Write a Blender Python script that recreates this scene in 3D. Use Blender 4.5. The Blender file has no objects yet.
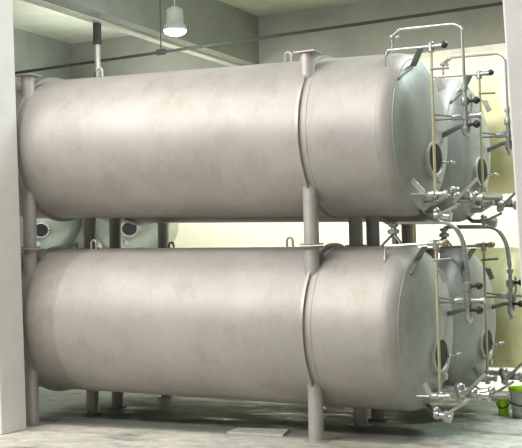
import bpy, bmesh, math, random
from mathutils import Vector, Matrix
random.seed(4)
S = bpy.context.scene
COL = S.collection
PI = math.pi

# ------------------------------------------------------------------ camera
CR = Vector((0.88503807, 0.46499171, -0.02214319))
CU = Vector((0.04029296, -0.02912954, 0.99876321))
CF = Vector((-0.4637716, 0.88483568, 0.04451665))
CP = Vector((4.47895389, -10.14472907, 1.62574898))
FPX = 1094.108
cam = bpy.data.cameras.new('camera')
cam.sensor_width = 36.0
cam.lens = FPX * 36.0 / 522.0
cam.clip_end = 200
co = bpy.data.objects.new('camera', cam)
COL.objects.link(co)
m3 = Matrix((CR, CU, -CF)).transposed()
co.matrix_world = Matrix.Translation(CP) @ m3.to_4x4()
S.camera = co

def ray(px, py):
    return CF + CR * ((px - 261) / FPX) - CU * ((py - 224) / FPX)

def at(px, py, Y):
    """surveyed point: the sight line through a photo point meets the upright plane y = Y"""
    d = ray(px, py)
    return CP + d * ((Y - CP.y) / d.y)

def ground(px, py, z=0.0):
    d = ray(px, py)
    return CP + d * ((z - CP.z) / d.z)

# ------------------------------------------------------------------ materials
def new_mat(name):
    m = bpy.data.materials.new(name)
    m.use_nodes = True
    nt = m.node_tree
    b = nt.nodes['Principled BSDF']
    return m, nt, b

def noise(nt, scale, detail=4, rough=.6, stretch=(1, 1, 1), coord='Object'):
    tc = nt.nodes.new('ShaderNodeTexCoord')
    mp = nt.nodes.new('ShaderNodeMapping')
    mp.inputs['Scale'].default_value = stretch
    n = nt.nodes.new('ShaderNodeTexNoise')
    n.inputs['Scale'].default_value = scale
    n.inputs['Detail'].default_value = detail
    n.inputs['Roughness'].default_value = rough
    nt.links.new(tc.outputs[coord], mp.inputs['Vector'])
    nt.links.new(mp.outputs['Vector'], n.inputs['Vector'])
    return n.outputs['Fac']

def ramp(nt, fac, stops):
    r = nt.nodes.new('ShaderNodeValToRGB')
    els = r.color_ramp.elements
    while len(els) < len(stops):
        els.new(.5)
    for e, (p, c) in zip(els, stops):
        e.position = p
        e.color = (c[0], c[1], c[2], 1)
    nt.links.new(fac, r.inputs['Fac'])
    return r.outputs['Color']

def mix(nt, fac, a, b, mode='MIX'):
    n = nt.nodes.new('ShaderNodeMix')
    n.data_type = 'RGBA'
    n.blend_type = mode
    for s, v in ((n.inputs[0], fac), (n.inputs[6], a), (n.inputs[7], b)):
        if hasattr(v, 'is_output'):
            nt.links.new(v, s)
        elif isinstance(v, (int, float)):
            s.default_value = v
        else:
            s.default_value = (v[0], v[1], v[2], 1)
    return n.outputs[2]

def bump(nt, b, h, strength=.2, dist=.01):
    n = nt.nodes.new('ShaderNodeBump')
    n.inputs['Strength'].default_value = strength
    n.inputs['Distance'].default_value = dist
    nt.links.new(h, n.inputs['Height'])
    nt.links.new(n.outputs['Normal'], b.inputs['Normal'])

def plain(name, c, rough=.5, metal=0., var=.12, scale=9):
    m, nt, b = new_mat(name)
    f = noise(nt, scale)
    k0 = tuple(v * (1 - var) for v in c)
    k1 = tuple(min(1, v * (1 + var)) for v in c)
    nt.links.new(ramp(nt, f, [(.3, k0), (.7, k1)]), b.inputs['Base Color'])
    b.inputs['Roughness'].default_value = rough
    b.inputs['Metallic'].default_value = metal
    return m

def steel(name, c, metal=.45, rough=.42, plate=None):
    m, nt, b = new_mat(name)
    big = noise(nt, 1.6, 5, .65, (.6, 1, .5))
    fine = noise(nt, 9, 5, .7, (3.5, .6, .35))
    c0 = ramp(nt, big, [(.32, tuple(v * .84 for v in c)), (.7, tuple(min(1, v * 1.1) for v in c))])
    c1 = ramp(nt, fine, [(.35, (.94, .94, .93)), (.6, (1, 1, 1))])
    col = mix(nt, 1.0, c0, c1, 'MULTIPLY')
    st = noise(nt, 3.1, 6, .75, (1.2, 1, 1))
    sc = ramp(nt, st, [(.50, (1, 1, 1)), (.68, (.84, .80, .70))])
    col = mix(nt, .7, col, sc, 'MULTIPLY')
    if plate is not None:           # the left end plate is a duller sheet than the rest
        tc = nt.nodes.new('ShaderNodeTexCoord')
        sx = nt.nodes.new('ShaderNodeSeparateXYZ')
        nt.links.new(tc.outputs['Object'], sx.inputs[0])
        mr = nt.nodes.new('ShaderNodeMapRange')
        mr.inputs['From Min'].default_value = plate - .02
        mr.inputs['From Max'].default_value = plate + .02
        nt.links.new(sx.outputs['X'], mr.inputs['Value'])
        col = mix(nt, mr.outputs['Result'], mix(nt, 1, col, (.80, .79, .77), 'MULTIPLY'), col)
    nt.links.new(col, b.inputs['Base Color'])
    b.inputs['Metallic'].default_value = metal
    rr = ramp(nt, fine, [(.3, (rough,) * 3), (.7, (rough + .06,) * 3)])
    nt.links.new(rr, b.inputs['Roughness'])
    bump(nt, b, fine, .03, .003)
    return m

M = {}
M['tank'] = steel('tank_stainless', (.425, .402, .382), .3, .5)
M['tank_low'] = steel('tank_stainless_plates', (.435, .413, .39), .3, .5, plate=-2.95)
M['head'] = steel('tank_head_stainless', (.43, .445, .425), .35, .45)
M['ring'] = steel('ring_stainless', (.44, .42, .39))
M['post'] = steel('post_stainless', (.50, .47, .45), .35, .45)
M['far'] = steel('far_stainless', (.40, .46, .42), .55, .3)
M['yellow'] = steel('yellow_tank_paint', (.74, .70, .40), .1, .45)
M['bright'] = plain('bright_steel', (.50, .50, .48), .3, .75)
M['dull'] = plain('dull_steel', (.26, .255, .235), .45, .5)
M['dark'] = plain('dark_inside', (.012, .013, .013), .6)
M['knob'] = plain('black_plastic', (.03, .03, .035), .4)
M['sight'] = plain('sight_tube', (.46, .43, .28), .4)
M['brass'] = plain('brass_valve', (.38, .32, .18), .35, .6)
M['lime'] = plain('lime_plastic', (.50, .78, .02), .4, 0, .08)
M['white_plastic'] = plain('white_plastic', (.60, .62, .58), .4)
M['board'] = plain('board_white', (.62, .62, .54), .6)
M['pillar'] = plain('pillar_paint', (.80, .785, .76), .75, 0, .05, 3)
M['lamp_body'] = plain('lamp_body', (.62, .68, .68), .4, .1)
M['conduit'] = plain('conduit_grey', (.055, .06, .05), .95)
M['zinc'] = plain('galvanised', (.62, .66, .62), .4, .4)

m, nt, b = new_mat('lamp_glow')
b.inputs['Base Color'].default_value = (1, 1, 1, 1)
b.inputs['Emission Color'].default_value = (.95, 1, 1, 1)
b.inputs['Emission Strength'].default_value = 18
M['glow'] = m

def concrete(name, c, sc=1.3, rough=.85):
    m, nt, b = new_mat(name)
    a = noise(nt, sc, 8, .7)
    f = noise(nt, 30, 5, .7)
    col = ramp(nt, a, [(.3, tuple(v * .78 for v in c)), (.5, c), (.72, tuple(v * 1.15 for v in c))])
    g = ramp(nt, f, [(.3, (.86, .86, .86)), (.7, (1.06, 1.06, 1.06))])
    nt.links.new(mix(nt, 1, col, g, 'MULTIPLY'), b.inputs['Base Color'])
    b.inputs['Roughness'].default_value = rough
    bump(nt, b, f, .25, .01)
    return m
M['wall_grey'] = concrete('concrete_wall', (.28, .285, .245), .5)
M['wall_left'] = concrete('concrete_side', (.22, .245, .22), .5)
M['ceiling'] = concrete('concrete_ceiling', (.44, .47, .39), .5)
M['beam'] = concrete('concrete_beam', (.24, .26, .23), .6)
M['edge'] = concrete('beam_edge_paint', (.5, .51, .45), 2)
M['trim'] = concrete('trim_paint', (.75, .73, .66), 2)

# cream tiled lower wall
m, nt, b = new_mat('cream_wall')
tc = nt.nodes.new('ShaderNodeTexCoord')
br = nt.nodes.new('ShaderNodeTexBrick')
br.offset = 0
br.inputs['Color1'].default_value = (.80, .80, .655, 1)
br.inputs['Color2'].default_value = (.78, .78, .635, 1)
br.inputs['Mortar'].default_value = (.71, .71, .58, 1)
br.inputs['Scale'].default_value = 1
br.inputs['Mortar Size'].default_value = .006
br.inputs['Brick Width'].default_value = .4
br.inputs['Row Height'].default_value = .4
mp = nt.nodes.new('ShaderNodeMapping')
mp.inputs['Rotation'].default_value = (PI / 2, 0, 0)
nt.links.new(tc.outputs['Object'], mp.inputs['Vector'])
nt.links.new(mp.outputs['Vector'], br.inputs['Vector'])
nt.links.new(br.outputs['Color'], b.inputs['Base Color'])
b.inputs['Roughness'].default_value = .5
M['cream'] = m

# floor: worn wet concrete
m, nt, b = new_mat('floor_concrete')
a = noise(nt, .7, 8, .7)
f = noise(nt, 6, 8, .72)
g = noise(nt, 1.9, 7, .7, (.7, 1.6, 1))
col = ramp(nt, a, [(.3, (.56, .545, .475)), (.5, (.70, .68, .61)), (.7, (.78, .76, .68))])
col = mix(nt, 1, col, ramp(nt, f, [(.32, (.66, .67, .66)), (.6, (1.05, 1.05, 1.05))]), 'MULTIPLY')
col = mix(nt, .9, col, ramp(nt, g, [(.52, (1, 1, 1)), (.66, (.55, .57, .55))]), 'MULTIPLY')
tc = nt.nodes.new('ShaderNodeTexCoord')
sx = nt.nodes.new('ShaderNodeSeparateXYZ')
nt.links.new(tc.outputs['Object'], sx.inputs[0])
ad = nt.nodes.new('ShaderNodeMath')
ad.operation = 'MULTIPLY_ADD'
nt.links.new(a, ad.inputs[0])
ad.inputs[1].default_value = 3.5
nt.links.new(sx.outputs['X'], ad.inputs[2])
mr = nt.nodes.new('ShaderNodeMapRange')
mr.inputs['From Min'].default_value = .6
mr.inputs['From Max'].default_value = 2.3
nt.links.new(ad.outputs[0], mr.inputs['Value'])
# the tank bay is darker concrete, deepened further to paint in the tanks' shade
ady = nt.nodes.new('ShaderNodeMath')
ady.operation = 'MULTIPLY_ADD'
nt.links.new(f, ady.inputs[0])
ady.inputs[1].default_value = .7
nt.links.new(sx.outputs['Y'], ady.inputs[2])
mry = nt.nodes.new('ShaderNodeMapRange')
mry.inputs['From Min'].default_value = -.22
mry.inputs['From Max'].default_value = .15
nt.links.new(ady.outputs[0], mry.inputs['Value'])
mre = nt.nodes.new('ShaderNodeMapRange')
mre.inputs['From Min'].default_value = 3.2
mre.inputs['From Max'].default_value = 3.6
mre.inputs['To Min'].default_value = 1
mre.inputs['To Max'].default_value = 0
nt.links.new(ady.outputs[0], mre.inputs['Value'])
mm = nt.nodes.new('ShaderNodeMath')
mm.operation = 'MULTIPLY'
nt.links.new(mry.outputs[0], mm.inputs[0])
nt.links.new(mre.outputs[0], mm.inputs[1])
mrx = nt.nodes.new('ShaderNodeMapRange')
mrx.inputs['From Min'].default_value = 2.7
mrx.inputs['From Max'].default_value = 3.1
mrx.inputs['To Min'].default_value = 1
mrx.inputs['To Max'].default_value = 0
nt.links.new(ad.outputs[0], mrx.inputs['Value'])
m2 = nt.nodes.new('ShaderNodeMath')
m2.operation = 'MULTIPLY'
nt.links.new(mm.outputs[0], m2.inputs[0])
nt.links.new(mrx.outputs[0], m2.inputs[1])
iv = nt.nodes.new('ShaderNodeMath')
iv.operation = 'SUBTRACT'
iv.inputs[0].default_value = 1
nt.links.new(mry.outputs[0], iv.inputs[1])
wet = nt.nodes.new('ShaderNodeMath')
wet.operation = 'MULTIPLY'
nt.links.new(iv.outputs[0], wet.inputs[0])
nt.links.new(mr.outputs[0], wet.inputs[1])
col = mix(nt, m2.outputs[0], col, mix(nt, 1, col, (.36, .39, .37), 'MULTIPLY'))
col = mix(nt, wet.outputs[0], col, mix(nt, 1, col, (.58, .58, .55), 'MULTIPLY'))   # wet round the drains
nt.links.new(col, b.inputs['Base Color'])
nt.links.new(ramp(nt, g, [(.45, (.75,) * 3), (.66, (.22,) * 3)]), b.inputs['Roughness'])
bump(nt, b, f, .2, .01)
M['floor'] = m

# ------------------------------------------------------------------ mesh builder
class MB:
    def __init__(s):
        s.bm = bmesh.new()

    def ringed(s, rings, close_ring=True, caps=(True, True)):
        vs = [[s.bm.verts.new(p) for p in r] for r in rings]
        n = len(vs[0])
        for a, c in zip(vs, vs[1:]):
            for i in range(n if close_ring else n - 1):
                j = (i + 1) % n
                s.bm.faces.new((a[i], a[j], c[j], c[i]))
        if caps[0]:
            s.bm.faces.new(list(reversed(vs[0])))
        if caps[1]:
            s.bm.faces.new(vs[-1])
        return s

    def tube(s, pts, r, n=12, caps=True):
        pts = [Vector(p) for p in pts]
        rs = r if isinstance(r, (list, tuple)) else [r] * len(pts)
        rings = []
        up = None
        for i, p in enumerate(pts):
            if i == 0:
                t = pts[1] - p
            elif i == len(pts) - 1:
                t = p - pts[i - 1]
            else:
                t = (pts[i + 1] - p).normalized() + (p - pts[i - 1]).normalized()
            if t.length < 1e-9:
                t = pts[i] - pts[i - 2]
            t.normalize()
            if up is None:
                up = Vector((0, 0, 1)) if abs(t.z) < .9 else Vector((1, 0, 0))
            a = t.cross(up)
            a.normalize()
            bb = a.cross(t)
            up = bb
            rings.append([p + (a * math.cos(2 * PI * k / n) + bb * math.sin(2 * PI * k / n)) * rs[i] for k in range(n)])
        return s.ringed(rings, True, (caps, caps))

    def stepped(s, p0, axis, prof, n=14):
        """lathe along an axis: prof = [(distance, radius)]"""
        p0 = Vector(p0)
        t = Vector(axis).normalized()
        up = Vector((0, 0, 1)) if abs(t.z) < .9 else Vector((1, 0, 0))
        a = t.cross(up).normalized()
        bb = a.cross(t)
        rings = [[p0 + t * d + (a * math.cos(2 * PI * k / n) + bb * math.sin(2 * PI * k / n)) * max(r, 1e-4) for k in range(n)] for d, r in prof]
        return s.ringed(rings)

    def ball(s, c, r, squash=(1, 1, 1)):
        mt = Matrix.Translation(Vector(c)) @ Matrix.Diagonal((r * squash[0], r * squash[1], r * squash[2], 1))
        bmesh.ops.create_uvsphere(s.bm, u_segments=14, v_segments=9, radius=1, matrix=mt)
        return s

    def hexa(s, b8):
        v = [s.bm.verts.new(p) for p in b8]
        for f in ((3, 2, 1, 0), (4, 5, 6, 7), (0, 1, 5, 4), (1, 2, 6, 5), (2, 3, 7, 6), (3, 0, 4, 7)):
            s.bm.faces.new([v[i] for i in f])
        return s

    def box(s, x0, x1, y0, y1, z0, z1):
        return s.hexa([(x0, y0, z0), (x1, y0, z0), (x1, y1, z0), (x0, y1, z0), (x0, y0, z1), (x1, y0, z1), (x1, y1, z1), (x0, y1, z1)])

    def bar(s, p, q, w, t, side=None):
        """flat bar from p to q, w wide along side, t thick"""
        p = Vector(p); q = Vector(q)
        d = (q - p).normalized()
        sd = Vector(side) if side is not None else Vector((0, 1, 0))
        sd = (sd - d * sd.dot(d)).normalized() * (w / 2)
        nn = d.cross(sd).normalized() * (t / 2)
        return s.hexa([p - sd - nn, p + sd - nn, p + sd + nn, p - sd + nn, q - sd - nn, q + sd - nn, q + sd + nn, q - sd + nn])

    def build(s, name, mat, parent=None, origin=None, smooth=True, bevel=0):
        bmesh.ops.recalc_face_normals(s.bm, faces=s.bm.faces[:])
        o0 = Vector(origin) if origin is not None else Vector((0, 0, 0))
        if origin is not None:
            bmesh.ops.translate(s.bm, vec=-o0, verts=s.bm.verts[:])
        me = bpy.data.meshes.new(name)
        if smooth:
            for f in s.bm.faces:
                f.smooth = True
            for e in s.bm.edges:
                if len(e.link_faces) == 2 and e.calc_face_angle(0) > .6:
                    e.smooth = False
        s.bm.to_mesh(me)
        s.bm.free()
        me.materials.append(mat)
        o = bpy.data.objects.new(name, me)
        COL.objects.link(o)
        if parent is not None:
            o.parent = parent
            # all of a thing's meshes are written in world coordinates; parents are never rotated
            o.location = o0 - wpos(parent)
        else:
            o.location = o0
        if bevel:
            bv = o.modifiers.new('bevel', 'BEVEL')
            bv.width = bevel
            bv.segments = 2
            bv.limit_method = 'ANGLE'
        return o

def wpos(o):
    p = Vector(o.location)
    while o.parent is not None:
        o = o.parent
        p += Vector(o.location)
    return p

def tag(o, label=None, cat=None, group=None, kind=None):
    for k, v in (('label', label), ('category', cat), ('group', group), ('kind', kind)):
        if v:
            o[k] = v
    return o

def thing(name, loc, label, cat, group=None):
    o = bpy.data.objects.new(name, None)
    o.empty_display_size = .2
    o.location = loc
    COL.objects.link(o)
    return tag(o, label, cat, group)

def children(o):
    return [c for c in COL.objects if c.parent == o]

def copy_tree(o, parent=None, skip=()):
    c = o.copy()
    COL.objects.link(c)
    if parent is not None:
        c.parent = parent
    for ch in children(o):
        if ch not in skip:
            copy_tree(ch, c, skip)
    return c

def arc_path(pts, r, n=6):
    """round the inner corners of a polyline"""
    pts = [Vector(p) for p in pts]
    out = [pts[0]]
    for a, p, c in zip(pts, pts[1:], pts[2:]):
        u = (a - p); v = (c - p)
        k = min(r, u.length * .48, v.length * .48)
        u.normalize(); v.normalize()
        p0 = p + u * k; p1 = p + v * k
        for i in range(n + 1):
            t = i / n
            out.append(p0 * (1 - t) ** 2 + p * 2 * t * (1 - t) + p1 * t * t)
    out.append(pts[-1])
    return out

# ------------------------------------------------------------------ the hall
CEIL = 8.05
YB = 14.0
XL = -13.95
TRIM = 6.58
def struct(name, mb, mat, smooth=False):
    o = mb.build(name, mat, smooth=smooth)
    o['kind'] = 'structure'
    return o
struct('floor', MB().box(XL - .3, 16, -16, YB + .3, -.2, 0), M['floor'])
struct('ceiling', MB().box(XL - .3, 16, -3, YB + .3, CEIL, CEIL + .25), M['ceiling'])
struct('wall_left', MB().box(XL - .3, XL, -3, YB, 0, CEIL), M['wall_left'])
struct('wall_back', MB().box(XL - .3, 16, YB, YB + .3, 0, CEIL), M['wall_grey'])
struct('wall_back_cladding', MB().box(XL, 16, YB - .05, YB, 0, TRIM - .06), M['cream'])
struct('trim_1', MB().box(XL, 16, YB - .10, YB, TRIM - .06, TRIM + .05), M['trim'])
bm_ = thing('ceiling_beam', (-8.4, 6, 7.02), 'deep grey concrete beam under the ceiling, above the left end of the tanks', 'beam')
MB().box(-8.70, -8.13, -3, YB, 6.82, CEIL).build('beam_web', M['beam'], bm_, smooth=False)
MB().box(-8.72, -8.50, -3, YB, 6.78, 6.82).build('beam_edge', M['edge'], bm_, smooth=False)

# pillars in front
def pillar(name, y0, y1, edge, x_far, label, sgn):
    (pa, pb) = edge
    ye = y1 if sgn > 0 else y0
    A = at(*pa, ye); B_ = at(*pb, ye)
    def xz(z):
        return A.x + (B_.x - A.x) * (z - A.z) / (B_.z - A.z)
    z1 = CEIL
    xb, xt = xz(0), xz(z1)
    mb = MB()
    a, c = (x_far, None)
    b8 = [(x_far, y0, 0), (xb, y0, 0), (xb, y1, 0), (x_far, y1, 0), (x_far, y0, z1), (xt, y0, z1), (xt, y1, z1), (x_far, y1, z1)]
    mb.hexa(b8)
    o = mb.build(name, M['pillar'], origin=((x_far + xb) / 2, (y0 + y1) / 2, 0), smooth=False, bevel=.015)
    return tag(o, label, 'pillar')
pillar('concrete_pillar', -1.27, -.865, ((13, 0), (27, 428)), -4.05, 'pale concrete pillar beside the left end of the tanks', 1)
pillar('concrete_pillar', -2.9, -2.4, ((502, 0), (521, 290)), 3.5, 'pale concrete pillar at the right, in front of the tank fittings', -1)

# conduit across the hall
Yc = 8.0
ca, cb = at(12, 73.5, Yc), at(520, 1, Yc)
cd = (cb - ca)
cp = thing('overhead_conduit', (ca + cb) / 2, 'thin dark conduit running across the hall under the ceiling', 'pipe')
MB().tube([ca - cd * .1, cb + cd * .1], .029, 10).build('conduit_pipe', M['conduit'], cp)
q = at(161, 52, Yc)
MB().stepped(q - cd.normalized() * .09, cd, [(0, .06), (.18, .06)], 12).build('pipe_clamp', M['conduit'], cp)
MB().tube([q, (q.x, q.y, CEIL)], .012, 8).build('hanger_rod', M['conduit'], cp)

# drop pipe with its dark sleeve
YH = 7.85
ht = at(97, 20, YH)
hb = at(97.5, 77, YH)
hb.x = -8.61
hp = thing('hanging_pipe', (hb.x, hb.y, hb.z), 'pale vertical drop pipe hanging from the ceiling behind the upper left tank', 'pipe')
MB().tube([(hb.x, hb.y, hb.z), (hb.x, hb.y, 6.76)], .06, 12).build('pipe_run', M['zinc'], hp)
zs = at(97, 45, YH).z
MB().tube([(hb.x, hb.y, zs), (hb.x, hb.y, 6.755)], .085, 12).build('pipe_sleeve', M['conduit'], hp)
MB().stepped((hb.x, hb.y, hb.z - .03), (0, 0, 1), [(0, .05), (.03, .085), (.11, .085), (.14, .05)], 14).build('pipe_coupling', M['dull'], hp)

# hall lamp
lp = at(175, 31, 7.0)
lamp = thing('pendant_lamp', lp, 'lit round high bay lamp hanging from the ceiling above the tanks', 'lamp')
MB().stepped(lp, (0, 0, 1), [(0, .215), (.03, .225), (.10, .20), (.16, .16), (.40, .15), (.45, .08)], 24).build('lamp_housing', M['lamp_body'], lamp)
MB().stepped(lp + Vector((0, 0, -.09)), (0, 0, 1), [(0, .02), (.012, .10), (.04, .17), (.09, .215)], 24).build('lamp_diffuser', M['glow'], lamp)
MB().tube([lp + Vector((0, 0, .43)), (lp.x, lp.y, CEIL)], .012, 10).build('lamp_stem', M['lamp_body'], lamp)

# ------------------------------------------------------------------ tanks
R = .8
X_SEAM, X_END = .78, 1.11
X_CROWN = .93
XR, XLEG = 0.0, -3.455
XL_SEAM, XL_END = -3.86, -4.22
DP = .555
PITCH = 1.68
LEV = {'lower': (1.075, -.0227), 'upper': (2.975, -.0381)}

def head_profile(x0, x1, n=30, e=2.2):
    out = []
    for i in range(n + 1):
        a = (PI / 2) * i / n
        r = R * math.cos(a) ** (2 / e)
        x = x0 + (x1 - x0) * math.sin(a) ** (2 / e)
        out.append((x, r))
    return out

def lathe_x(prof, zf, y=0, n=72):
    rings = []
    for x, r in prof:
        r = max(r, 1e-3)
        rings.append([(x, y + r * math.cos(2 * PI * k / n), zf(x) + r * math.sin(2 * PI * k / n)) for k in range(n)])
    return rings

def head_x(r, right=True):
    r = min(max(r / R, 0), 1)
    e = 2.2
    return X_SEAM + (X_END - X_SEAM) * (1 - r ** e) ** (1 / e)

def hit(px, py, zf, off=0.0):
    """where the sight line meets the front row tank's skin"""
    d = ray(px, py).normalized()
    t = 7.0
    while t < 16:
        p = CP + d * t
        rr = math.hypot(p.y, p.z - zf(p.x))
        if rr < R + off and p.x < head_x(rr) + off:
            return p
        t += .004
    return CP + d * 11

def manhole(root, zf):
    """oval open manhole on the right head: frame, dark opening, hinge"""
    cy, cz = -.06, -.25
    a, c = .205, .155           # half width, half height
    def oval(k, x_off, n=36, flat=None):
        pts = []
        for i in range(n):
            t = 2 * PI * i / n
            y = cy + a * k * math.cos(t)
            z = cz + c * k * math.sin(t)
            x = (head_x(math.hypot(y, z)) if flat is None else flat) + x_off
            pts.append((x, y, zf(x) + z))
        return pts
    xf = head_x(.26) + .016
    mb = MB()
    mb.ringed([oval(1.14, -.03), oval(1.14, 0, flat=xf - .008), oval(1.09, 0, flat=xf), oval(.97, 0, flat=xf), oval(.94, 0, flat=xf - .008), oval(.94, -.03)], True, (False, False))
    fr = mb.build('manhole_frame', M['post'], root)
    mb = MB()
    mb.ringed([oval(.95, .008), oval(.5, .008), oval(.05, .008)], True, (False, True))
    mb.build('manhole_opening', M['dark'], root)
    mb = MB()
    hx = xf + .01
    zc = zf(hx) + cz
    mb.tube([(hx, cy + .17, zc - .02), (hx + .05, cy + .26, zc - .02), (hx + .05, cy + .42, zc - .01)], .010, 10)
    mb.ball((hx + .05, cy + .26, zc - .02), .024).ball((hx + .05, cy + .34, zc - .015), .02)
    mb.build('manhole_hinge', M['bright'], fr)
    mb = MB()
    mb.box(hx - .02, hx + .03, cy - .05, cy + .05, zc - c * 1.18 - .05, zc - c * 1.18 + .01)
    mb.build('manhole_lip', M['post'], fr, smooth=False, bevel=.006)

def valve_lever(root, p, q, w=.035, name='valve_lever', mat='bright', side=(0, 1, 0)):
    return MB().bar(p, q, w, .010, side).build(name, M[mat], root, smooth=False, bevel=.003)

def build_tank(level, label):
    z0, sl = LEV[level]
    zf = lambda x: z0 + sl * x
    z_bottom = 0.0 if level == 'lower' else None
    plate_z = lambda x: 1.874 - (x - 0) * .0215       # stacking joint between the levels
    base = 0.0 if level == 'lower' else plate_z(-1.7) + .012
    root = thing('storage_tank', (-1.55, 0, base), label, 'tank')
    # shell and heads
    prof = [(XL_SEAM, R), (XL_SEAM + .004, R), (XLEG - .02, R), (-2.9, R), (-2.2, R), (-1.5, R), (-.8, R), (-.02, R), (.4, R), (X_SEAM, R)]
    MB().ringed(lathe_x(prof, zf), True, (False, False)).build('shell', M['tank' if level == 'upper' else 'tank_low'], root)
    hpf = head_profile(X_SEAM, X_END)
    ic = min(range(len(hpf)), key=lambda i: abs(hpf[i][0] - X_CROWN))
    MB().ringed(lathe_x(hpf[ic:], zf), True, (False, True)).build('dished_head', M['head'], root)
    MB().ringed(lathe_x(hpf[:ic + 1], zf), True, (False, False)).build('head_knuckle', M['tank'], root)
    cx_, cr_ = hpf[ic]
    MB().ringed(lathe_x([(cx_ - .008, cr_ - .004), (cx_ - .003, cr_ + .0015), (cx_ + .006, cr_ - .001), (cx_ + .008, cr_ - .02)], zf), True, (False, False)).build('crown_weld', M['head'], root)
    MB().ringed(lathe_x(head_profile(XL_SEAM, XL_END), zf), True, (False, True)).build('dished_head', M['tank'], root)
    # weld band at the right head
    MB().ringed(lathe_x([(X_SEAM - .012, R - .004), (X_SEAM - .006, R + .0015), (X_SEAM + .006, R + .0015), (X_SEAM + .012, R - .006)], zf), True, (False, False)).build('weld_seam', M['tank'], root)
    # stiffening rings at the two leg planes
    for xr in (XR, XLEG):
        t = .014
        ro = R + .036
        MB().ringed(lathe_x([(xr - t, R - .01), (xr - t, ro), (xr + t, ro), (xr + t, R - .01)], zf, n=96), True, (False, False)).build('stiffening_ring', M['ring'], root)
        # pads the ring is welded to
        MB().ringed(lathe_x([(xr - .085, R - .004), (xr - .083, R + .004), (xr + .083, R + .004), (xr + .085, R - .004)], zf), True, (False, False)).build('ring_pad', M['tank'], root)
    rp = .074
    for xr in (XR, XLEG):
        for sy in (-1, 1):
            y = sy * DP
            zc = zf(xr)
            ztop_plate = plate_z(xr) if level == 'lower' else zc + R - .015
            zbot = 0.0 if level == 'lower' else plate_z(xr) + .012
            # leg below, post above (the shell swallows the middle)
            lg = MB().stepped((xr, y, zbot + .012), (0, 0, 1), [(0, rp), (zc - .32 - zbot - .012, rp)], 20).build('leg', M['post'], root)
            if level == 'lower':
                MB().stepped((xr, y, 0), (0, 0, 1), [(0, .115), (.012, .115)], 24).build('foot_plate', M['post'], lg)
            else:
                MB().stepped((xr, y, zbot), (0, 0, 1), [(0, .118), (.012, .118)], 24).build('foot_plate', M['ring'], lg)
            ps = MB().stepped((xr, y, zc + .32), (0, 0, 1), [(0, rp), (ztop_plate - .012 - zc - .32, rp)], 20).build('stacking_post', M['post'], root)
            if level == 'lower':
                MB().stepped((xr, y, ztop_plate - .012), (0, 0, 1), [(0, .118), (.012, .118)], 24).build('post_plate', M['ring'], ps)
            else:
                MB().box(xr - .10, xr + .12, y - .10, y + .10, ztop_plate - .012, ztop_plate).build('post_plate', M['ring'], ps, smooth=False)
    # lifting lugs on top
    lugs = []
    for px, py in (((288, 60), (100, 80)) if level == 'upper' else ((290, 250), (94, 252))):
        x = at(px, py, -.1).x
        y = -.1
        zt = zf(x) + math.sqrt(R * R - y * y) - .02
        pts = [(x - .034, y, zt)] + [(x + .034 * math.cos(a), y, zt + .085 + .034 * math.sin(a)) for a in [PI * (1 - i / 8) for i in range(9)]] + [(x + .034, y, zt)]
        lugs.append(MB().tube(pts, .013, 8).build('lifting_lug', M['post'], root))
    manhole(root, zf)
    yg = -.40
    # ---- sight gauge on the head
    tp, bt = ((433.5, 47), (433, 196)) if level == 'upper' else ((436.5, 245), (439.5, 397))
    T = at(*tp, yg); B = at(*bt, yg)
    xg = (T.x + B.x) / 2
    T.x = B.x = xg
    sg = MB().tube([T, B], .0135, 10).build('sight_gauge', M['sight'], root)
    for p in (T, B):
        MB().stepped(p - Vector((0, 0, .05)), (0, 0, 1), [(0, .018), (.01, .03), (.09, .03), (.10, .018)], 12).build('gauge_fitting', M['bright'], sg)
    gx = [(430.5, 69), (449, 68)] if level == 'upper' else [(433, 260), (452, 258.5)]
    MB().tube([at(*gx[0], yg - .01), at(*gx[1], yg - .01)], .012, 8).build('gauge_crossbar', M['dull'], sg)
    gt = [(437, 77.5), (442.5, 89)] if level == 'upper' else [(440.5, 270), (445.5, 282)]
    MB().bar(at(*gt[0], yg), at(*gt[1], yg), .055, .012, (1, 0, .5)).tube([at(*gt[0], yg), Vector((xg, yg, at(*gt[0], yg).z + .01))], .008, 8).build('gauge_bracket_plate', M['dull'], sg, smooth=False)
    # top bar feeding the gauge
    tb = [(388, 50.5), (437, 46)] if level == 'upper' else [(387, 246), (438, 243)]
    P0 = at(*tb[0], yg); P1 = at(*tb[1], yg)
    mb = MB().tube([P0, P1], .015, 10)
    d = (P0 - P1).normalized()
    mb.tube([P0, P0 + Vector((-.02, 0, -.05)), hit(tb[0][0] - 2, tb[0][1] + 16, zf)], .013, 8)
    gb = mb.build('gauge_pipe', M['bright'], root)
    mb = MB().stepped(P1 - Vector((.1, 0, 0)), (1, 0, 0), [(0, .024), (.12, .024), (.13, .03), (.15, .03)], 12)
    mb.build('gauge_pipe_union', M['bright'], gb)
    MB().ball(P1 + Vector((.07, 0, .005)), .034).build('gauge_knob', M['knob'] if level == 'upper' else M['brass'], gb)
    MB().tube([P1, T], .014, 8).build('gauge_elbow', M['bright'], gb)
    # flat bracket from the bar down over the knuckle
    br = [(420.5, 48.5), (413, 66), (397.5, 79)] if level == 'upper' else [(424.5, 247), (417, 260), (410, 274)]
    A0 = at(*br[0], yg)
    A1 = hit(*br[1], zf, .01); A2 = hit(*br[2], zf, .01)
    mb = MB().bar(A0, A1, .062, .016, (1, 0, .4)).bar(A1, A2, .062, .016, (1, 0, .4))
    mb.build('gauge_bracket', M['dull'], root, smooth=False, bevel=.004)
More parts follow.
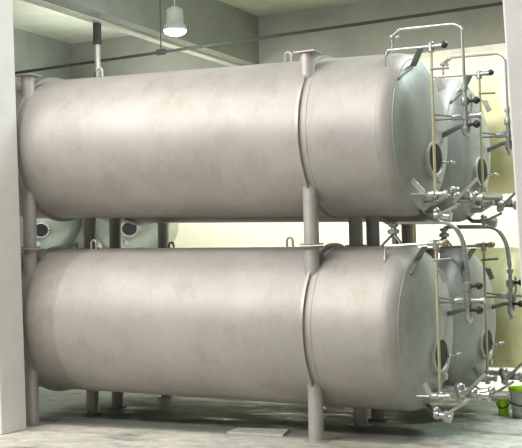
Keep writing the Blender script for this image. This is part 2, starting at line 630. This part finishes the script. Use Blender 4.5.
    # gauge bottom: flat handle, lever and cock
    if level == 'upper':
        h0, h1, l0, l1 = (411, 194), (443, 193.5), (411.5, 180), (424, 193)
    else:
        h0, h1, l0, l1 = (416.5, 396), (446, 396.5), (424.5, 383), (430.5, 395.5)
    H0 = at(*h0, yg - .05); H1 = at(*h1, yg - .05)
    gc = MB().stepped(H1 - Vector((.16, 0, 0)), (1, 0, 0), [(0, .02), (.03, .036), (.08, .036), (.09, .022), (.16, .022), (.17, .034), (.2, .034)], 14).build('gauge_cock', M['bright'], root)
    valve_lever(gc, H0, H1, .022, 'cock_handle')
    valve_lever(gc, at(*l0, yg - .05), at(*l1, yg - .05), .05, 'cock_lever', 'bright', (1, 0, .5))
    # ---- vent loop: valve over the crown, pipe across and down in front of the head
    yv = 0.0
    if level == 'upper':
        v0, v1 = (392.5, 56), (392.5, 37)
        loop = [(395, 34), (400.5, 29.5), (455, 24), (462, 29), (464.5, 84)]
        rad = .012
    else:
        v0, v1 = (393.5, 250), (393.5, 229)
        loop = [(394, 224), (398, 222.3), (452, 222), (463.5, 240), (467, 268)]
        rad = .02
    V0 = at(*v0, yv); V1 = at(*v1, yv)
    V0.x = V1.x
    vp = MB().tube([V0, V1], rad, 10).build('vent_pipe', M['bright'], root)
    pts = [V1] + [at(p[0], p[1], yv) for p in loop]
    MB().tube(arc_path(pts, .16), rad + .003, 10).build('vent_loop', M['bright'], vp)
    if level == 'upper':
        mb = MB().ball(V1, .03, (1.3, 1, .8)).ball(at(399, 31, yv), .026).ball(at(397, 37.5, yv), .02)
        mb.tube([V1, at(399, 31, yv)], .022, 8)
        mb.build('vent_valve', M['bright'], vp)
        valve_lever(vp, at(389, 38, yv), at(401, 28.5, yv), .03, 'vent_lever')
    else:
        mb = MB().stepped(V1 - Vector((0, 0, .05)), (0, 0, 1), [(0, .02), (.005, .055), (.04, .06), (.05, .03), (.07, .03), (.075, .05), (.10, .05), (.105, .02)], 14)
        mb.build('vent_valve', M['bright'], vp)
        mb = MB()
        zt = zf(V1.x) + R - .01
        for dx, dy in ((-.12, -.06), (.12, -.06), (0, .1)):
            mb.bar(V1 + Vector((0, 0, -.04)), (V1.x + dx, dy, zt), .05, .012, (1, 0, 0) if dy > 0 else (0, 1, 0))
        mb.build('vent_tripod', M['dull'], vp, smooth=False)
    # ---- valve cluster hanging at the end of the loop
    e = at(*loop[-1], yv)
    k = 1.0
    def dn(dz, dx=0, dy=0):
        return Vector((e.x + dx, e.y + dy, e.z + dz))
    prof = [(0, .016), (.02, .016), (.025, .034), (.06, .034), (.065, .02), (.13, .02), (.135, .042), (.17, .046), (.205, .042), (.21, .024), (.27, .024), (.275, .038), (.34, .038), (.345, .026), (.40, .026), (.41, .04), (.46, .044), (.49, .03), (.50, .016), (.54, .016)]
    if level == 'lower':
        prof = [(a * 1.05, r * 1.05) for a, r in prof]
    vc = MB().stepped(dn(0), (0, 0, -1), prof, 14).build('valve_manifold', M['bright'], root)
    MB().tube([dn(-.17), dn(-.17, .10, -.02)], .016, 8).ball(dn(-.17, .12, -.02), .036).build('manifold_knob', M['knob'], vc)
    MB().tube([dn(-.40), dn(-.40, .10, -.04)], .016, 8).ball(dn(-.40, .12, -.04), .038).build('manifold_knob', M['knob'], vc)
    mb = MB().stepped(dn(-.31, -.14), (1, 0, 0), [(0, .02), (.02, .035), (.10, .035), (.12, .022), (.26, .022), (.265, .034), (.30, .034)], 12)
    mb.build('cross_valve', M['bright'], vc)
    MB().tube([dn(-.305, -.10), dn(-.25, -.42, -.05)], .010, 8).build('valve_rod', M['dull'], vc)
    MB().tube([dn(-.325, -.10), dn(-.325, -.40, -.05)], .010, 8).build('valve_rod', M['dull'], vc)
    xh = head_x(.35)
    zz = dn(-.40).z
    MB().tube([dn(-.40), dn(-.40, -.08, .05), (xh - .02, .25, zz - .05)], [.02, .024, .03], 10).build('manifold_branch', M['dull'], vc)
    MB().tube([dn(-.10, .055), dn(-.20, .06), dn(-.46, .03)], .012, 8).build('bypass_tube', M['bright'], vc)
    # ---- drain at the foot of the head
    yd = -.02
    if level == 'upper':
        o0 = (438, 200)
        pipe = [(434, 203), (447, 195), (478, 194.5)]
        balls = [((452, 190.5), .042), ((456, 196), .046), ((466, 193), .04), ((475, 194.5), .036)]
        lever = ((453, 203), (477, 179))
        low = [(425, 214), (452, 217)]
        lowlever = ((434, 217), (457, 206))
        man = [(456, 196.5), (502, 197.5)]
    else:
        pipe = [(436, 394), (441, 388.5), (478, 391)]
        balls = [((459.5, 387.5), .052), ((461, 393), .05), ((474, 392.5), .05), ((491.5, 390), .038)]
        lever = ((463, 395), (485.5, 374))
        low = [(424, 411), (453, 418)]
        lowlever = ((444, 416), (470, 399.5))
        man = [(463, 394), (508, 396)]
    P = [at(p[0], p[1], yd) for p in pipe]
    P.insert(0, Vector((head_x(.66) - .06, yd, P[0].z)))
    dr = MB().tube(P, .03, 12).build('drain_pipe', M['bright'], root)
    mb = MB().tube([at(c[0], c[1], yd - .02) for c, r in balls], .02, 8)
    for (c, r) in balls:
        mb.ball(at(c[0], c[1], yd - .02), r, (1, 1, .95))
    c0 = at(balls[1][0][0], balls[1][0][1], yd)
    mb.stepped(c0 - Vector((0, 0, .09)), (0, 0, 1), [(0, .02), (.02, .04), (.06, .04), (.13, .03), (.15, .03), (.155, .042), (.175, .03)], 14)
    mb.build('drain_valve', M['bright'], dr)
    valve_lever(dr, at(*lever[0], yd - .06), at(*lever[1], yd - .06), .032, 'drain_lever', 'bright', (1, 0, .6))
    m0 = at(*man[0], yd); m1 = at(*man[1], yd)
    MB().tube([m0, m1], .03, 12).build('manifold_pipe', M['dull'], dr)
    md = (m1 - m0)
    MB().stepped(m0 + md * .45 - Vector((.05, 0, 0)), md, [(0, .03), (.005, .05), (.03, .05), (.035, .036), (.09, .036), (.095, .05), (.12, .05), (.125, .03)], 14).build('pipe_union', M['bright'], dr)
    # lower run-off valve, just below the knuckle
    yl = -.30
    L0 = at(*low[0], yl); L1 = at(*low[1], yl)
    rad_ = math.hypot(yl, min(L0.z - zf(.8), -.3))
    up = Vector((.86, .02, zf(.86) - .70))
    ro = MB().tube(arc_path([up, Vector((.95, .02, L0.z)), L0.lerp(L1, .45)], .06), .022, 12).build('run_off_pipe', M['dull'], root)
    dd = (L1 - L0).normalized()
    ll = (L1 - L0).length
    MB().stepped(L0.lerp(L1, .35), dd, [(0, .03), (.01, .048), (.05, .05), (.06, .035), (ll * .35, .04), (ll * .36, .052), (ll * .6, .052), (ll * .62, .03)], 14).ball(L0.lerp(L1, .45) + Vector((0, -.02, .04)), .034).build('run_off_valve', M['bright'], ro)
    valve_lever(ro, at(*lowlever[0], yl - .05), at(*lowlever[1], yl - .05), .028, 'run_off_lever', 'bright', (1, 0, .6))
    return root, lugs

up_front, lu = build_tank('upper', 'front upper horizontal steel tank, stacked on the front lower tank')
up_front['group'] = 'grey steel storage tanks in two stacks'
lo_front, ll_ = build_tank('lower', 'front lower horizontal steel tank, legs standing on the floor')
lo_front['group'] = up_front['group']
for src, lab, skip in ((up_front, 'rear upper horizontal steel tank, mostly hidden behind the front upper tank', (lu[0],)),
                       (lo_front, 'rear lower horizontal steel tank, mostly hidden behind the front lower tank', (ll_[0],))):
    c = copy_tree(src, None, skip)
    c.location = Vector(src.location) + Vector((-.035, PITCH, 0))
    c['label'] = lab

# ------------------------------------------------------------------ third row: pale yellow tanks behind, at the right
def yellow_tank(zc, zb, label):
    x1 = 1.22
    x0 = -.55
    y = 3.62
    root = thing('yellow_tank', ((x0 + x1) / 2, y, zb), label, 'tank', 'pale yellow tanks behind')
    zf = lambda x: zc
    r = R * .95
    sh = lambda pr: [(x, rr * .95) for x, rr in pr]
    MB().ringed(lathe_x(sh([(x0, R), (0, R), (.4, R), (x1 - .34, R)]), zf, y), True, (False, False)).build('shell', M['yellow'], root)
    MB().ringed(lathe_x(sh(head_profile(x1 - .34, x1)), zf, y), True, (False, True)).build('dished_head', M['yellow'], root)
    MB().ringed(lathe_x(sh(head_profile(x0, x0 - .34)), zf, y), True, (False, True)).build('dished_head', M['yellow'], root)
    for px in (357, 411):
        x = at(px, 240, y).x
        lg = MB().stepped((x, y, zb + .012), (0, 0, 1), [(0, .07), (zc - r * .6 - zb, .07)], 18).build('leg', M['yellow'], root)
        MB().stepped((x, y, zb), (0, 0, 1), [(0, .11), (.012, .11)], 20).build('foot_plate', M['yellow'], lg)
        MB().stepped((x, y, zc + r * .6), (0, 0, 1), [(0, .07), (r * .4 + .06, .07)], 18).build('stacking_post', M['yellow'], root)
    return root
yz = 1.12
yellow_tank(yz, 0, 'pale yellow tank low behind the grey lower tanks, beside the right pillar')
yt = yz + .76 * 1.0 + .06
yellow_tank(yt + 1.52 * .5 + .62, yt, 'pale yellow tank high behind the grey upper tanks, beside the right pillar')

# ------------------------------------------------------------------ far tanks at the back left, heads towards us
def far_tank(xc, zc, zb, label, posts=True):
    r = .80
    y0 = 8.0
    root = thing('far_tank', (xc, y0, zb), label, 'tank', 'far tanks at the back left')
    def lathe_y(prof, n=56):
        return [[(xc + max(rr, 1e-3) * math.cos(2 * PI * k / n), y, zc + max(rr, 1e-3) * math.sin(2 * PI * k / n)) for k in range(n)] for y, rr in prof]
    hp_ = head_profile(0, .36)
    MB().ringed(lathe_y([(y0, r), (y0 + 1.5, r), (y0 + 4.2, r)]), True, (False, False)).build('shell', M['far'], root)
    MB().ringed(lathe_y([(y0 - x, rr) for x, rr in hp_]), True, (False, True)).build('dished_head', M['far'], root)
    MB().ringed(lathe_y([(y0 + 4.2 + x, rr) for x, rr in hp_]), True, (False, True)).build('dished_head', M['far'], root)
    cz = zc - .26
    def oval(k, y):
        return [(xc + .155 * k * math.cos(2 * PI * i / 32), y, cz + .14 * k * math.sin(2 * PI * i / 32)) for i in range(32)]
    yf = y0 - .385
    fr = MB().ringed([oval(1.2, yf + .09), oval(1.2, yf + .01), oval(1.14, yf), oval(.96, yf), oval(.93, yf + .02), oval(.93, yf + .09)], True, (False, False)).build('manhole_frame', M['bright'], root)
    MB().ringed([oval(.95, yf + .025), oval(.4, yf + .025), oval(.05, yf + .025)], True, (False, True)).build('manhole_opening', M['dark'], root)
    MB().tube([(xc + .15, yf, cz), (xc + .21, yf - .05, cz), (xc + .25, yf - .06, cz - .03)], .018, 8).ball((xc + .2, yf - .03, cz), .03).build('manhole_hinge', M['bright'], fr)
    MB().ball((xc - .08, yf + .02, cz - .27), .05).stepped((xc - .05, yf + .1, cz - .28), (0, -1, 0), [(0, .03), (.09, .03), (.1, .05), (.16, .05)], 12).build('sample_valve', M['bright'], root)
    for yy in (y0 + .55, y0 + 3.6):
        for sx in (-1, 1):
            x = xc + sx * .56
            lg = MB().stepped((x, yy, zb + .012), (0, 0, 1), [(0, .075), (zc - .3 - zb - .012, .075)], 16).build('leg', M['far'], root)
            MB().stepped((x, yy, zb), (0, 0, 1), [(0, .11), (.012, .11)], 18).build('foot_plate', M['far'], lg)
            MB().stepped((x, yy, zc + .3), (0, 0, 1), [(0, .075), (.57, .075)], 16).build('stacking_post', M['far'], root)
    root.rotation_euler = (0, 0, math.radians(30))
g1 = at(32, 230.5, 7.62); g2 = at(120, 229, 7.62)
for g, w in ((g1, 'leftmost, seen between the pillar and the leg gap'), (g2, 'right one')):
    zc = g.z + .26
    zl = .98
    lab = ('far greenish steel tank with open manhole, left one, next to the left pillar' if g is g1 else
           'far greenish steel tank with open manhole, right one, seen between the rear legs')
    far_tank(g.x, zc, zl + .87, lab)
    far_tank(g.x, zl, 0, lab.replace('far greenish steel tank with open manhole', 'far low steel tank under the greenish one'))

# ------------------------------------------------------------------ things on the floor
def bucket(loc, r0, r1, h, body, rimmat, label):
    root = thing('bucket', loc, label, 'bucket')
    L = Vector(loc)
    MB().stepped(L, (0, 0, 1), [(0, r0 * .96), (.01, r0), (h * .8, r0 + (r1 - r0) * .8), (h * .8 + .001, r1 * 1.0), (h * .84, r1 * 1.03), (h * .87, r1)], 28).build('body', M[body], root)
    MB().stepped(L + Vector((0, 0, h * .87)), (0, 0, 1), [(0, r1 * 1.05), (h * .10, r1 * 1.06), (h * .12, r1 * 1.0), (h * .13, r1 * .6), (h * .13, .01)], 28).build('lid', M[rimmat], root)
    pts = [L + Vector((r1 * 1.07 * math.cos(a), -r1 * 1.07 * abs(math.sin(a)) , h * .72 - h * .30 * math.sin(a))) for a in [PI * i / 14 for i in range(15)]]
    MB().tube(pts, .007, 6).build('handle', M['knob'], root)
    return root
b1 = ground(526, 417)
bucket((b1.x, b1.y, 0), .145, .17, .33, 'white_plastic', 'lime', 'white bucket with a lime green lid on the floor at the right')
b2 = ground(504, 415)
bucket((b2.x, b2.y, 0), .058, .068, .20, 'lime', 'lime', 'small lime green bucket on the floor, left of the white bucket')

# flat board on the floor
p = [ground(227, 433.5), ground(283, 436.5), ground(289, 431), ground(238, 429.5)]
mb = MB()
mb.hexa([Vector((v.x, v.y, .0)) for v in p] + [Vector((v.x, v.y, .02)) for v in p])
c = sum(p, Vector()) / 4
tag(mb.build('board', M['board'], origin=(c.x, c.y, 0), smooth=False), 'flat white board lying on the floor in front of the lower tank', 'board')

# ------------------------------------------------------------------ light
w = bpy.data.worlds.new('world')
S.world = w
w.use_nodes = True
w.node_tree.nodes['Background'].inputs['Color'].default_value = (.92, 1, .97, 1)
w.node_tree.nodes['Background'].inputs['Strength'].default_value = .15

def area(name, loc, target, sx, sy, power, col=(1, 1, 1)):
    l = bpy.data.lights.new(name, 'AREA')
    l.shape = 'RECTANGLE'
    l.size = sx
    l.size_y = sy
    l.energy = power
    l.color = col
    o = bpy.data.objects.new(name, l)
    o.location = loc
    d = Vector(target) - Vector(loc)
    o.rotation_euler = d.to_track_quat('-Z', 'Y').to_euler()
    COL.objects.link(o)
    return o
area('front_hall_lamps', (-2.5, -3.6, 7.7), (-2.5, -2.4, 0), 9, .9, 430, (1, .97, .92))
area('front_fill', (-4, -9.0, 7.6), (-1.5, 0, 1.8), 7, 1.5, 1150, (1, .965, .925))  # unseen soft fill from behind the camera, no fixture modelled
area('right_bay_lamp', (3.6, 1.8, 6.8), (1.2, 1.4, 1.5), 1.5, 1.5, 250, (.86, 1, 1))
area('right_bay_lamp', (2.2, 3.6, 7.4), (1.6, 1.6, 1.5), 1.5, 1.5, 200, (.86, 1, 1))
def spread(o, deg):
    o.data.spread = math.radians(deg)
spread(area('back_wall_lamps', (-2, 10.0, 6.0), (-2, 13.9, 3.6), 20, 1.2, 660, (1, 1, .88)), 115)
spread(area('rear_aisle_lamps', (-3, 5.6, 7.7), (-3, 5.6, 0), 16, .5, 330, (1, 1, .95)), 55)
area('left_bay_fill', (-10.8, 11.3, 5.6), (-10.8, 11.0, 8.0), 1.5, 1.5, 200, (1, 1, .95))  # added unseen fill, aimed up to brighten the left bay
pl = bpy.data.lights.new('pendant_bulb', 'POINT')
pl.energy = 130
pl.shadow_soft_size = .2
pl.color = (.93, 1, 1)
po = bpy.data.objects.new('pendant_bulb', pl)
po.location = lp + Vector((0, 0, -.35))
COL.objects.link(po)

S.view_settings.view_transform = 'Standard'
S.view_settings.look = 'None'
S.view_settings.exposure = -.2
S.view_settings.gamma = 1
S.view_settings.use_curve_mapping = False
